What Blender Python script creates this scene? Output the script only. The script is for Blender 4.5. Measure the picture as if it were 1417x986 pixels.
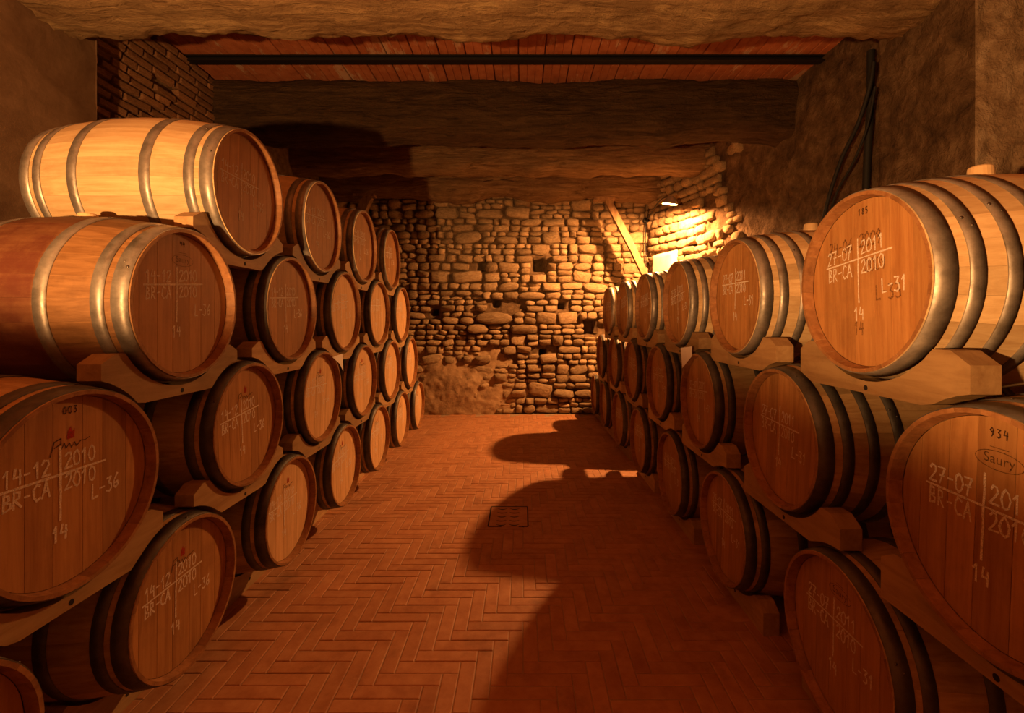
import bpy, math, random
from mathutils import Vector, Matrix, noise

# ------------------------------------------------------------------ camera, world, lights, exposure
S = bpy.context.scene
C = S.collection
for o in list(bpy.data.objects):
    bpy.data.objects.remove(o)
F, VX, VY, CAMZ = 650.0, 724.0, 443.0, 1.56       # focal length in px, vanishing point, eye height
IW, IH = 1417.0, 986.0
cam_d = bpy.data.cameras.new('camera')
cam_d.sensor_width = 36.0
cam_d.lens = F / IW * 36.0
cam_d.shift_x = (IW / 2 - VX) / IW
cam_d.shift_y = (VY - IH / 2) / IW
cam_d.clip_start = 0.02
cam = bpy.data.objects.new('camera', cam_d)
cam.location = (0, 0, CAMZ)
cam.rotation_euler = (math.pi / 2, 0, 0)
C.objects.link(cam)
S.camera = cam

W = bpy.data.worlds.new('cellar_air')
S.world = W
W.use_nodes = True
W.node_tree.nodes['Background'].inputs[0].default_value = (1.0, 0.42, 0.16, 1)
W.node_tree.nodes['Background'].inputs[1].default_value = 0.004

S.view_settings.view_transform = 'Standard'
S.view_settings.look = 'None'
S.view_settings.exposure = -0.05
S.view_settings.gamma = 1.0
S.view_settings.use_curve_mapping = False

FAR_LAMP = (2.03, 6.5, 3.17)       # hooded lamp on the arm by the stone wall
NEAR_LAMP = (-1.2, -0.6, 1.35)      # uplighter on a stand behind the camera
FAR_W, NEAR_W = 1000.0, 760.0
NEAR_CONE, NEAR_DIR = 89.0, (0.15, 0.0, 1.0)
FAR_COL = (1.0, 0.41, 0.125)
NEAR_COL = (1.0, 0.46, 0.15)


def at(px, py, Y):
    return Vector(((px - VX) / F * Y, Y, CAMZ + (VY - py) / F * Y))


# ------------------------------------------------------------------ helpers
class MB:
    def __init__(s):
        s.v, s.f, s.m = [], [], []

    def add(s, vs, fs, smooth=False):
        n = len(s.v)
        s.v += [tuple(p) for p in vs]
        for f in fs:
            s.f.append([i + n for i in f])
            s.m.append(smooth)

    def box(s, x0, x1, y0, y1, z0, z1, bev=0.0):
        vs = [(x, y, z) for z in (z0, z1) for y in (y0, y1) for x in (x0, x1)]
        s.add(vs, [(0, 2, 3, 1), (4, 5, 7, 6), (0, 1, 5, 4), (2, 6, 7, 3), (0, 4, 6, 2), (1, 3, 7, 5)])

    def lathe(s, prof, n=32, axis='Z', origin=(0, 0, 0), smooth=True, closed=False):
        vs = []
        for (r, h) in prof:
            for k in range(n):
                a = 2 * math.pi * k / n
                if axis == 'Z':
                    p = (r * math.cos(a), r * math.sin(a), h)
                elif axis == 'X':
                    p = (h, r * math.cos(a), r * math.sin(a))
                else:
                    p = (r * math.cos(a), h, r * math.sin(a))
                vs.append((p[0] + origin[0], p[1] + origin[1], p[2] + origin[2]))
        fs = []
        m = len(prof)
        for i in range(m if closed else m - 1):
            for k in range(n):
                a, b = i * n + k, i * n + (k + 1) % n
                j = (i + 1) % m
                fs.append((a, b, j * n + (k + 1) % n, j * n + k))
        s.add(vs, fs, smooth)

    def tube(s, pts, r, n=8, smooth=True, cap=True):
        pts = [Vector(p) for p in pts]
        vs, prev = [], None
        for i, p in enumerate(pts):
            d = (pts[min(i + 1, len(pts) - 1)] - pts[max(i - 1, 0)]).normalized()
            if prev is None:
                u = d.orthogonal().normalized()
            else:
                u = (prev - d * prev.dot(d)).normalized()
            prev = u
            w = d.cross(u)
            rr = r[i] if isinstance(r, (list, tuple)) else r
            for k in range(n):
                a = 2 * math.pi * k / n
                vs.append(p + (u * math.cos(a) + w * math.sin(a)) * rr)
        fs = []
        for i in range(len(pts) - 1):
            for k in range(n):
                fs.append((i * n + k, i * n + (k + 1) % n, (i + 1) * n + (k + 1) % n, (i + 1) * n + k))
        s.add(vs, fs, smooth)
        if cap:
            s.add(vs[:n], [tuple(range(n))[::-1]])
            s.add(vs[-n:], [tuple(range(n))])

    def prism(s, poly, x0, x1):            # poly in (y, z), extruded along x
        n = len(poly)
        vs = [(x0, y, z) for y, z in poly] + [(x1, y, z) for y, z in poly]
        s.add(vs, [(i, (i + 1) % n, n + (i + 1) % n, n + i) for i in range(n)])
        s.add([(x0, y, z) for y, z in poly], [tuple(range(n))[::-1]])
        s.add([(x1, y, z) for y, z in poly], [tuple(range(n))])

    def mesh(s, name, mat):
        me = bpy.data.meshes.new(name)
        me.from_pydata(s.v, [], s.f)
        me.polygons.foreach_set('use_smooth', s.m)
        if mat:
            me.materials.append(mat)
        me.update()
        return me

    def build(s, name, mat, parent=None):
        return link(name, s.mesh(name, mat), parent)


def link(name, me, parent=None, loc=None, rot=None, scale=None):
    o = bpy.data.objects.new(name, me)
    C.objects.link(o)
    if parent is not None:
        o.parent = parent
    if loc is not None:
        o.location = loc
    if rot is not None:
        o.rotation_euler = rot
    if scale is not None:
        o.scale = scale
    return o


def thing(name, loc, label, cat, group=None, rot=None):
    o = link(name, None, None, loc, rot)
    return tag(o, label, cat, group)


def tag(o, label=None, cat=None, group=None, kind=None):
    if label:
        o['label'] = label
    if cat:
        o['category'] = cat
    if group:
        o['group'] = group
    if kind:
        o['kind'] = kind
    return o


def fbm(x, y, z=0.0, oct=3):
    t, a, v = 0.0, 1.0, Vector((x, y, z))
    for _ in range(oct):
        t += a * noise.noise(v)
        v = v * 2.1 + Vector((3.1, 1.7, 5.3))
        a *= 0.5
    return t


def grid(mb, nu, nv, fn, smooth=True, flip=False):
    vs = [fn(i / nu, j / nv) for j in range(nv + 1) for i in range(nu + 1)]
    fs = []
    for j in range(nv):
        for i in range(nu):
            a = j * (nu + 1) + i
            q = (a, a + 1, a + nu + 2, a + nu + 1)
            fs.append(q[::-1] if flip else q)
    mb.add(vs, fs, smooth)


# ------------------------------------------------------------------ materials
def new_mat(name, rough=0.7, metal=0.0, spec=0.4):
    m = bpy.data.materials.new(name)
    m.use_nodes = True
    nt = m.node_tree
    b = nt.nodes['Principled BSDF']
    b.inputs['Roughness'].default_value = rough
    b.inputs['Metallic'].default_value = metal
    b.inputs['Specular IOR Level'].default_value = spec
    return m, nt, b


def N(nt, typ, **kw):
    n = nt.nodes.new(typ)
    for k, v in kw.items():
        if hasattr(n, k) and k not in ('Scale', 'Detail'):
            setattr(n, k, v)
        else:
            n.inputs[k].default_value = v
    return n


def coords(nt, scale=(1, 1, 1), rnd=None):
    """object coordinates, scaled, optionally shifted by a per-object / per-island random"""
    tc = N(nt, 'ShaderNodeTexCoord')
    mp = N(nt, 'ShaderNodeMapping')
    mp.inputs['Scale'].default_value = scale
    nt.links.new(tc.outputs['Object'], mp.inputs['Vector'])
    if rnd is not None:
        mul = N(nt, 'ShaderNodeMath', operation='MULTIPLY')
        mul.inputs[1].default_value = 37.0
        nt.links.new(rnd, mul.inputs[0])
        cb = N(nt, 'ShaderNodeCombineXYZ')
        for i in range(3):
            nt.links.new(mul.outputs[0], cb.inputs[i])
        nt.links.new(cb.outputs[0], mp.inputs['Location'])
    return mp.outputs['Vector']


def random_out(nt, island=False):
    if island:
        return N(nt, 'ShaderNodeNewGeometry').outputs['Random Per Island']
    return N(nt, 'ShaderNodeObjectInfo').outputs['Random']


def ntex(nt, vec, scale, detail=5.0, rough=0.6, dist=0.0):
    n = N(nt, 'ShaderNodeTexNoise')
    n.inputs['Scale'].default_value = scale
    n.inputs['Detail'].default_value = detail
    n.inputs['Roughness'].default_value = rough
    n.inputs['Distortion'].default_value = dist
    nt.links.new(vec, n.inputs['Vector'])
    return n.outputs['Fac']


def ramp(nt, fac, stops):
    r = N(nt, 'ShaderNodeValToRGB')
    e = r.color_ramp.elements
    while len(e) > 1:
        e.remove(e[0])
    e[0].position = stops[0][0]
    for p, c in stops[1:]:
        e.new(p)
    for i, (p, c) in enumerate(stops):
        e[i].position = p
        e[i].color = (*c, 1) if len(c) == 3 else c
    nt.links.new(fac, r.inputs['Fac'])
    return r.outputs['Color']


def mix(nt, fac, a, b, mode='MIX'):
    m = N(nt, 'ShaderNodeMix', data_type='RGBA', blend_type=mode)
    if isinstance(fac, float):
        m.inputs[0].default_value = fac
    else:
        nt.links.new(fac, m.inputs[0])
    for i, c in ((6, a), (7, b)):
        if isinstance(c, tuple):
            m.inputs[i].default_value = (*c, 1)
        else:
            nt.links.new(c, m.inputs[i])
    return m.outputs[2]


def bump(nt, b, h, strength=0.4, dist=0.01):
    n = N(nt, 'ShaderNodeBump')
    n.inputs['Strength'].default_value = strength
    n.inputs['Distance'].default_value = dist
    nt.links.new(h, n.inputs['Height'])
    nt.links.new(n.outputs['Normal'], b.inputs['Normal'])


def wood(name, light, dark, grain=(3, 45, 45), rough=0.55, island=False, spread=0.35, dirt=0.5, stain=None, spec=0.3):
    m, nt, b = new_mat(name, rough, spec=spec)
    r = random_out(nt, island)
    vec = coords(nt, grain, r)
    g = ntex(nt, vec, 1.0, 6, 0.65, 0.4)
    col = ramp(nt, g, [(0.3, dark), (0.62, light)])
    tint = ramp(nt, r, [(0.0, (1 - spread,) * 3), (1.0, (1.0, 1.0, 1.0))])
    col = mix(nt, 1.0, col, tint, 'MULTIPLY')
    v2 = coords(nt, (1, 1, 1), r)
    d = ntex(nt, v2, 5.0, 8, 0.7)
    dm = ramp(nt, d, [(0.50, (0, 0, 0)), (0.75, (1, 1, 1))])
    dk = mix(nt, dirt, (0, 0, 0), dm, 'MIX')
    col = mix(nt, dk, col, tuple(c * 0.25 for c in dark))
    if stain:
        sep = N(nt, 'ShaderNodeSeparateXYZ')
        nt.links.new(coords(nt), sep.inputs[0])
        ab = N(nt, 'ShaderNodeMath', operation='ABSOLUTE')
        nt.links.new(sep.outputs[0], ab.inputs[0])
        sm = ramp(nt, ab.outputs[0], [(0.12, (0.85,) * 3), (0.14, (0, 0, 0))])
        n2 = ramp(nt, d, [(0.3, (0.45,) * 3), (0.6, (1, 1, 1))])
        col = mix(nt, mix(nt, 1.0, sm, n2, 'MULTIPLY'), col, stain)
    nt.links.new(col, b.inputs['Base Color'])
    bump(nt, b, g, 0.25, 0.003)
    return m


def rocky(name, c1, c2, c3, scale=9.0, rough=0.95, bumpd=0.02, island=False, rnd=True, spread=0.4, strength=0.8, dustc=None):
    m, nt, b = new_mat(name, rough, spec=0.15)
    r = random_out(nt, island) if rnd else None
    vec = coords(nt, (1, 1, 1), r)
    a = ntex(nt, vec, scale, 9, 0.68, 0.3)
    col = ramp(nt, a, [(0.3, c1), (0.5, c2), (0.7, c3)])
    if rnd:
        col = mix(nt, 1.0, col, ramp(nt, r, [(0, (1 - spread,) * 3), (1, (1, 1, 1))]), 'MULTIPLY')
    if dustc:
        big = ntex(nt, coords(nt), 1.6, 5, 0.6)
        col = mix(nt, ramp(nt, big, [(0.45, (0, 0, 0)), (0.62, (1, 1, 1))]), col, dustc)
    nt.links.new(col, b.inputs['Base Color'])
    fine = ntex(nt, vec, scale * 5, 6, 0.7)
    h = N(nt, 'ShaderNodeMath', operation='MULTIPLY_ADD')
    nt.links.new(fine, h.inputs[0])
    h.inputs[1].default_value = 0.4
    nt.links.new(a, h.inputs[2])
    bump(nt, b, h.outputs[0], strength, bumpd)
    return m


M = {}
M['stave'] = wood('oak_stave', (0.60, 0.40, 0.19), (0.40, 0.23, 0.09), (3, 45, 45))
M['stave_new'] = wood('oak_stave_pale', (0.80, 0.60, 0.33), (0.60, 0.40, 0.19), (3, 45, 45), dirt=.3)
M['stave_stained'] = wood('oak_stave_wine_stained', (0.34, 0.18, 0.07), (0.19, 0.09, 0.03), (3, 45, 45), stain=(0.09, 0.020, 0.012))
M['head'] = wood('oak_head', (0.52, 0.27, 0.095), (0.36, 0.16, 0.05), (45, 45, 3.0), spread=0.25, dirt=0.35)
M['head_pale'] = wood('oak_head_pale', (0.74, 0.48, 0.24), (0.58, 0.34, 0.15), (45, 45, 3.0), spread=0.15, dirt=0.25)
M['chime'] = wood('oak_chime', (0.40, 0.20, 0.08), (0.25, 0.11, 0.04), (30, 30, 30), spread=0.2)
M['chock'] = wood('chock_wood', (0.52, 0.34, 0.16), (0.36, 0.21, 0.09), (30, 4, 30), dirt=0.35)
M['brace'] = wood('brace_wood', (0.36, 0.22, 0.11), (0.16, 0.09, 0.04), (25, 25, 3), rough=0.8)
M['bung'] = wood('bung_wood', (0.70, 0.50, 0.26), (0.6, 0.4, 0.2), (20, 20, 20), dirt=0.1)

def hoop_mat(name, k, rough0):
    m, nt, b = new_mat(name, 0.42, 0.6)
    v = coords(nt, (1, 1, 1), random_out(nt))
    a = ntex(nt, v, 7, 8, 0.7)
    nt.links.new(ramp(nt, a, [(0.3, (0.13 * k, 0.115 * k, 0.09 * k)), (0.5, (0.30 * k, 0.28 * k, 0.25 * k)), (0.7, (0.46 * k, 0.43 * k, 0.38 * k))]), b.inputs['Base Color'])
    nt.links.new(ramp(nt, ntex(nt, v, 25, 6), [(0.3, (rough0,) * 3), (0.7, (rough0 + .28,) * 3)]), b.inputs['Roughness'])
    bump(nt, b, ntex(nt, v, 60, 3), 0.12, 0.002)
    return m


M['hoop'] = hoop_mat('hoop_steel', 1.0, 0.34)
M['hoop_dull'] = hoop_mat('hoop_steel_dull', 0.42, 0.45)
m, nt, b = new_mat('rivet_steel', 0.4, 0.9)
b.inputs['Base Color'].default_value = (0.16, 0.14, 0.12, 1)
M['rivet'] = m


def scribble_mat(name, col, lo, hi, rough=0.9):
    m, nt, b = new_mat(name, rough, spec=0.1)
    b.inputs['Base Color'].default_value = (*col, 1)
    f = ntex(nt, coords(nt, (1, 1, 1)), 260, 4, 0.7)
    nt.links.new(ramp(nt, f, [(0.35, (lo,) * 3), (0.6, (hi,) * 3)]), b.inputs['Alpha'])
    return m


M['chalk'] = scribble_mat('white_chalk', (0.86, 0.78, 0.66), 0.45, 0.95)
M['ink'] = scribble_mat('dark_ink', (0.05, 0.025, 0.015), 0.5, 0.95)
M['ghost'] = scribble_mat('smudged_old_writing', (0.10, 0.045, 0.02), 0.0, 0.55)
M['stamp'] = scribble_mat('burnt_stamp', (0.06, 0.03, 0.015), 0.3, 0.75)
M['red_mark'] = scribble_mat('red_print', (0.42, 0.03, 0.02), 0.4, 0.9)

M['stone'] = rocky('wall_stone', (0.26, 0.17, 0.09), (0.44, 0.31, 0.17), (0.60, 0.45, 0.27), 7.0, bumpd=0.025)
M['stone_stuff'] = rocky('wall_stone_rubble', (0.26, 0.17, 0.09), (0.44, 0.31, 0.17), (0.60, 0.45, 0.27), 7.0, bumpd=0.025, island=True)
M['mortar'] = rocky('old_mortar', (0.08, 0.05, 0.027), (0.15, 0.098, 0.052), (0.25, 0.17, 0.095), 10.0, rnd=False, bumpd=0.02)
M['plaster'] = rocky('old_plaster', (0.10, 0.055, 0.03), (0.15, 0.09, 0.05), (0.21, 0.13, 0.075), 4.0, rnd=False, bumpd=0.01, strength=0.5)
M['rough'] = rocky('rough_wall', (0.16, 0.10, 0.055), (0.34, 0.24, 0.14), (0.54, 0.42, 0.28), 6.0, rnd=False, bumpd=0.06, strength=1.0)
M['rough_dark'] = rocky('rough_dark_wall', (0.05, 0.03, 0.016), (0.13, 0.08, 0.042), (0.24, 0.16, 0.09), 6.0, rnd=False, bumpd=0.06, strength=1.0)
M['dust'] = rocky('dusty_plaster', (0.22, 0.14, 0.075), (0.36, 0.24, 0.13), (0.50, 0.36, 0.21), 6.0, rnd=False, bumpd=0.02)
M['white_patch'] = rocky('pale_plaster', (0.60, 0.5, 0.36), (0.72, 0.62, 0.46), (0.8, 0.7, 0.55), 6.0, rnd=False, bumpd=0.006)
M['brick'] = rocky('old_brick', (0.16, 0.075, 0.035), (0.30, 0.15, 0.07), (0.42, 0.24, 0.12), 9.0, bumpd=0.008)
M['beam'] = None


def beam_mat(name, light, dark, patch):
    m, nt, b = new_mat(name, 0.9, spec=0.15)
    vec = coords(nt, (2.2, 22, 22))
    g = ntex(nt, vec, 1.0, 8, 0.7, 0.8)
    col = ramp(nt, g, [(0.32, dark), (0.65, light)])
    p = ntex(nt, coords(nt, (1, 2, 2)), 2.2, 8, 0.7)
    col = mix(nt, ramp(nt, p, [(0.52, (0, 0, 0)), (0.66, (0.75,) * 3)]), col, patch)
    nt.links.new(col, b.inputs['Base Color'])
    h = N(nt, 'ShaderNodeMath', operation='MULTIPLY_ADD')
    nt.links.new(ntex(nt, coords(nt), 40, 7, 0.7), h.inputs[0])
    h.inputs[1].default_value = 0.5
    nt.links.new(g, h.inputs[2])
    bump(nt, b, h.outputs[0], 1.0, 0.06)
    return m


M['beam'] = beam_mat('old_timber', (0.36, 0.23, 0.115), (0.12, 0.065, 0.03), (0.22, 0.13, 0.065))
M['beam_shaded'] = beam_mat('shaded_timber', (0.13, 0.075, 0.035), (0.04, 0.022, 0.011), (0.09, 0.05, 0.025))  # timber darkened so its colour carries the shadow lying on the second beam
M['beam_plastered'] = beam_mat('plastered_timber', (0.50, 0.33, 0.16), (0.20, 0.11, 0.05), (0.66, 0.46, 0.22))


def terracotta(name, island, pal, dirt=(0.10, 0.04, 0.02), ribs=False, white=False):
    m, nt, b = new_mat(name, 0.62, spec=0.3)
    r = random_out(nt, island)
    vec = coords(nt, (1, 1, 1), r)
    a = ntex(nt, vec, 11, 8, 0.65)
    col = ramp(nt, a, [(0.3, pal[0]), (0.5, pal[1]), (0.72, pal[2])])
    col = mix(nt, 1.0, col, ramp(nt, r, [(0, (0.84, 0.82, 0.80)), (1, (1, 1, 1))]), 'MULTIPLY')
    tc = N(nt, 'ShaderNodeNewGeometry')
    mp = N(nt, 'ShaderNodeMapping')
    nt.links.new(tc.outputs['Position'], mp.inputs['Vector'])
    st = ntex(nt, mp.outputs['Vector'], 3.0, 8, 0.7)
    col = mix(nt, ramp(nt, st, [(0.55, (0, 0, 0)), (0.75, (0.55,) * 3)]), col, dirt)
    if white:
        mp2 = N(nt, 'ShaderNodeMapping')
        mp2.inputs['Scale'].default_value = (3.0, 0.9, 1)
        nt.links.new(tc.outputs['Position'], mp2.inputs['Vector'])
        wv = ntex(nt, mp2.outputs['Vector'], 1.3, 7, 0.75)
        col = mix(nt, ramp(nt, wv, [(0.55, (0, 0, 0)), (0.60, (0.75,) * 3)]), col, (0.52, 0.36, 0.24))
    nt.links.new(col, b.inputs['Base Color'])
    bump(nt, b, ntex(nt, vec, 45, 5), 0.2, 0.003)
    return m


PAL = ((0.36, 0.15, 0.065), (0.45, 0.21, 0.095), (0.53, 0.28, 0.14))
M['tile'] = terracotta('terracotta_floor_tile', False, PAL)
M['tile_stuff'] = terracotta('terracotta_floor_tile_far', True, PAL)
CPAL = ((0.33, 0.10, 0.04), (0.42, 0.14, 0.06), (0.50, 0.19, 0.09))
M['ceil_tile'] = terracotta('terracotta_ceiling_plank', False, CPAL, white=True)
M['grout'] = rocky('floor_grout', (0.26, 0.18, 0.11), (0.34, 0.24, 0.15), (0.40, 0.29, 0.19), 12, rnd=False, bumpd=0.003)
m, nt, b = new_mat('dark_steel', 0.5, 0.6)
b.inputs['Base Color'].default_value = (0.025, 0.022, 0.02, 1)
M['dark_steel'] = m
m, nt, b = new_mat('black_rubber', 0.7)
b.inputs['Base Color'].default_value = (0.012, 0.011, 0.01, 1)
M['rubber'] = m
m, nt, b = new_mat('lamp_enamel', 0.45, 0.3)
b.inputs['Base Color'].default_value = (0.30, 0.26, 0.20, 1)
M['enamel'] = m
m, nt, b = new_mat('glowing_bulb', 0.3)
b.inputs['Base Color'].default_value = (1, 0.8, 0.5, 1)
b.inputs['Emission Color'].default_value = (1.0, 0.72, 0.38, 1)
b.inputs['Emission Strength'].default_value = 25.0
M['bulb'] = m
m, nt, b = new_mat('white_card', 0.8)
b.inputs['Base Color'].default_value = (0.82, 0.78, 0.72, 1)
M['card'] = m
m, nt, b = new_mat('drain_slot_dark', 0.8)
b.inputs['Base Color'].default_value = (0.012, 0.008, 0.006, 1)
M['slot'] = m

# ------------------------------------------------------------------ the setting
rng = random.Random(7)
YW = 7.85                                  # face of the stone end wall
CEIL = CAMZ + 2.47
YB = -3.2                                  # wall behind the camera


def stone_variant(k):
    r = random.Random(100 + k)
    n = 12
    mb = MB()
    ex = r.uniform(3.0, 7.0)
    rings = []
    jit = [r.uniform(0.86, 1.03) for _ in range(n)]
    tilt = (r.uniform(-.25, .25), r.uniform(-.25, .25))
    for sc, dep in ((1.0, 0.0), (0.97, 0.62), (0.76, 0.95)):
        ring = []
        for i in range(n):
            a = 2 * math.pi * i / n + 0.26
            c, s = math.cos(a), math.sin(a)
            d = (abs(c) ** ex + abs(s) ** ex) ** (-1 / ex)
            q = 0.5 * d * jit[i] * sc * (r.uniform(.88, 1.08) if sc < .9 else 1)
            dd = dep * (1 + (tilt[0] * c + tilt[1] * s + r.uniform(-.1, .1)) * (1 if dep else 0))
            ring.append((q * c, -dd, q * s))
        rings.append(ring)
    vs = sum(rings, []) + [(r.uniform(-.08, .08), -r.uniform(.9, 1.05), r.uniform(-.08, .08))]
    fs = []
    for j in range(2):
        for i in range(n):
            fs.append((j * n + i, j * n + (i + 1) % n, (j + 1) * n + (i + 1) % n, (j + 1) * n + i))
    for i in range(n):
        fs.append((2 * n + i, 2 * n + (i + 1) % n, 3 * n))
    mb.add(vs, fs, True)
    return mb


STONES = [stone_variant(k) for k in range(16)]
STONE_ME = [s.mesh('stone', M['stone']) for s in STONES]


def rubble_layout(r, u0, u1, z0, z1, hs=(0.10, 0.27), asp=(1.7, 3.6)):
    out = []

    def split(a, b, c, d):
        w, h = b - a, d - c
        if h > r.uniform(*hs) and h > 0.15:
            t = c + h * r.uniform(0.38, 0.62)
            split(a, b, c, t)
            split(a, b, t, d)
        elif w > h * r.uniform(*asp) and w > 0.24:
            t = a + w * r.uniform(0.36, 0.64)
            split(a, t, c, d)
            split(t, b, c, d)
        else:
            out.append((a, b, c, d))
    z = z0
    while z < z1 - 0.08:
        h = min(r.uniform(0.2, 0.40), z1 - z)
        u = u0
        while u < u1 - 0.02:
            w = min(r.uniform(0.35, 0.8), u1 - u)
            split(u, u + w, z, z + h)
            u += w
        z += h
    return out


# --- stone end wall
XL, XR = -3.4, 2.12
HOLES = [at(px, py, YW) for px, py in ((745, 365), (601, 432), (686, 418), (778, 423), (666, 367), (684, 490), (817, 452), (750, 487))]
HS = [0.10, 0.06, 0.06, 0.045, 0.07, 0.085, 0.12, 0.05]


def back_fn(u, vv):
    x, z = XL - .1 + u * (XR + .5 - XL), -0.05 + vv * (CEIL + 0.1)
    y = YW + 0.05 + 0.02 * fbm(x * 3, z * 3)
    for h, s in zip(HOLES, HS):
        if abs(x - h.x) < s and abs(z - h.z) < s * 1.05:
            y += 0.30
    return (x, y, z)


mb = MB()
grid(mb, 170, 116, back_fn)
wall_far = tag(mb.build('wall_back', M['mortar']), 'rough rubble stone end wall behind the barrel stacks', 'wall', kind='structure')
cells = rubble_layout(rng, XL, XR, 0.0, CEIL)
cand, rest = [], []
patch_c = at(618, 535, YW)


def patch_th(x, z):
    dx, dz = (x - patch_c.x) / 1.0, (z - 0.28) / 0.72
    d = math.sqrt(dx * dx + dz * dz) + 0.22 * fbm(x * 2.2, z * 2.2, 4.0)
    return 0.16 * (1.0 - d) if d > .45 else 0.088 + 0.02 * fbm(x * 4, z * 4)


for (a, b_, c, d) in cells:
    cx, cz = (a + b_) / 2, (c + d) / 2
    if any(abs(cx - h.x) < s + (b_ - a) * .32 and abs(cz - h.z) < s + (d - c) * .32 for h, s in zip(HOLES, HS)):
        continue
    px, py = VX + F * cx / YW, VY - F * (cz - CAMZ) / YW
    vis = 500 < px < 925 and 268 < py < 580 and not (px > 838 and py > 410) and not (px < 560 and py > 330) and patch_th(cx, cz) < 0.03
    (cand if vis else rest).append((a, b_, c, d))
cand.sort(key=lambda q: -(q[1] - q[0]) * (q[3] - q[2]))
rest += cand[300:]
cand = cand[:300]


def stone_xform(r, a, b_, c, d):
    g = 0.004
    w, h = max(b_ - a - g, .04), max(d - c - g, .04)
    dep = min(r.uniform(0.06, 0.14), 0.95 * min(w, h))
    return ((a + b_) / 2 + r.uniform(-.006, .006), (c + d) / 2 + r.uniform(-.006, .006), w * r.uniform(.95, 1.06), dep, h * r.uniform(.95, 1.06), r.gauss(0, 0.09))


for q in cand:
    x, z, w, dp, h, rot = stone_xform(rng, *q)
    link('stone', rng.choice(STONE_ME), wall_far, (x, YW + 0.06, z), (0, rot, 0), (w, dp, h))
mb = MB()
for q in rest:
    x, z, w, dp, h, rot = stone_xform(rng, *q)
    s = rng.choice(STONES)
    T = Matrix.Translation((x, YW + 0.06, z)) @ Matrix.Rotation(rot, 4, 'Y') @ Matrix.Diagonal((w, dp, h, 1))
    mb.add([T @ Vector(p) for p in s.v], s.f, True)
o = mb.build('stone_rubble', M['stone_stuff'], wall_far)
tag(o, kind='stuff')


def patch_fn(u, vv):
    x, z = patch_c.x - 1.5 + u * 2.9, vv * 1.35
    return (x, YW - patch_th(x, z) - 0.012 * fbm(x * 14, z * 14, 2), z)


mb = MB()
grid(mb, 100, 56, patch_fn)
mb.build('plaster_patch', M['dust'], wall_far)

# --- right wall: splayed corner, then a long rough wall, then a pillar under the near beam
RW = [(2.06, YW + 0.15), (2.14, 7.6), (2.52, 6.6), (2.78, 5.0), (2.85, 3.1), (2.9, YB)]


def right_pt(s):
    lens = [math.dist(RW[i], RW[i + 1]) for i in range(len(RW) - 1)]
    for i, l in enumerate(lens):
        if s <= l or i == len(lens) - 1:
            t = s / l
            p = Vector((RW[i][0] + (RW[i + 1][0] - RW[i][0]) * t, RW[i][1] + (RW[i + 1][1] - RW[i][1]) * t))
            d = Vector((RW[i + 1][0] - RW[i][0], RW[i + 1][1] - RW[i][1])).normalized()
            return p, Vector((d.y, -d.x))          # inward normal (towards -x)
        s -= l


RLEN = sum(math.dist(RW[i], RW[i + 1]) for i in range(len(RW) - 1))


def right_fn(u, vv):
    p, n = right_pt(u * RLEN)
    z = -0.03 + vv * (CEIL + 0.06)
    d = 0.05 * fbm(p.y * 1.3, z * 1.3, 9.0, 3) + 0.02 * fbm(p.y * 6, z * 6, 2.0, 5)
    return (p.x + n.x * d, p.y + n.y * d, z)


mb = MB()
grid(mb, 360, 150, right_fn)
wall_r = tag(mb.build('wall_right', M['rough_dark']), 'rough uneven rubble wall behind the three-high barrel stack', 'wall', kind='structure')
r2 = random.Random(21)
for (a, b_, c, d) in rubble_layout(r2, 0.25, 2.4, 1.7, 3.9, (0.12, 0.24), (1.3, 2.6)):
    sc = (a + b_) / 2
    if 0.36 < sc < 1.02 and 1.9 < (c + d) / 2 < 2.68:
        continue
    if sc > 1.6 and r2.random() < 0.45:
        continue
    p, n = right_pt(sc)
    x, z, w, dp, h, rot = stone_xform(r2, a, b_, c, d)
    ang = math.atan2(n.x, -n.y)
    link('stone', r2.choice(STONE_ME), wall_r, (p.x - n.x * .015, p.y - n.y * .015, z), (0, 0, ang), (w, dp * .85, h))
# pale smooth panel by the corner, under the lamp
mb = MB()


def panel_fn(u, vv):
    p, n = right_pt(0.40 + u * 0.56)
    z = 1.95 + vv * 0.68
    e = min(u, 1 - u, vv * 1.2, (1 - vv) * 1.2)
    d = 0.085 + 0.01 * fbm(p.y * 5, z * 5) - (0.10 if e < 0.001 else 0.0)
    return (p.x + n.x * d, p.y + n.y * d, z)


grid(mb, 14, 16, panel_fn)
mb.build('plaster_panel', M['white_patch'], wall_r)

# pillar on the right under the near beam
mb = MB()


def pill_fn(u, vv):
    z = vv * CEIL
    path = [(2.95, 3.22), (2.42, 3.2), (2.40, 2.50), (2.98, 2.46)]
    L = [math.dist(path[i], path[i + 1]) for i in range(3)]
    s = u * sum(L)
    i = 0
    while i < 2 and s > L[i]:
        s -= L[i]
        i += 1
    t = s / L[i]
    x = path[i][0] + (path[i + 1][0] - path[i][0]) * t
    y = path[i][1] + (path[i + 1][1] - path[i][1]) * t
    d = 0.024 * fbm(x * 5, y * 5, z * 3.5, 3) + 0.014 * fbm(x * 16, y * 16, z * 14, 4)
    return (x - d, y - d, z)


grid(mb, 110, 230, pill_fn)
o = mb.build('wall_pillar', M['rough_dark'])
o.data.materials.append(M['rough'])  # front face: paler plaster, its stronger lamplight also put into the colour
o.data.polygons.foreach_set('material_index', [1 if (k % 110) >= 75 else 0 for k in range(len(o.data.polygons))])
tag(o, 'rough plastered pillar under the end of the nearest beam', 'pillar', kind='structure')

# --- left wall: plain plaster near the camera, bricks beyond
mb = MB()


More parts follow.
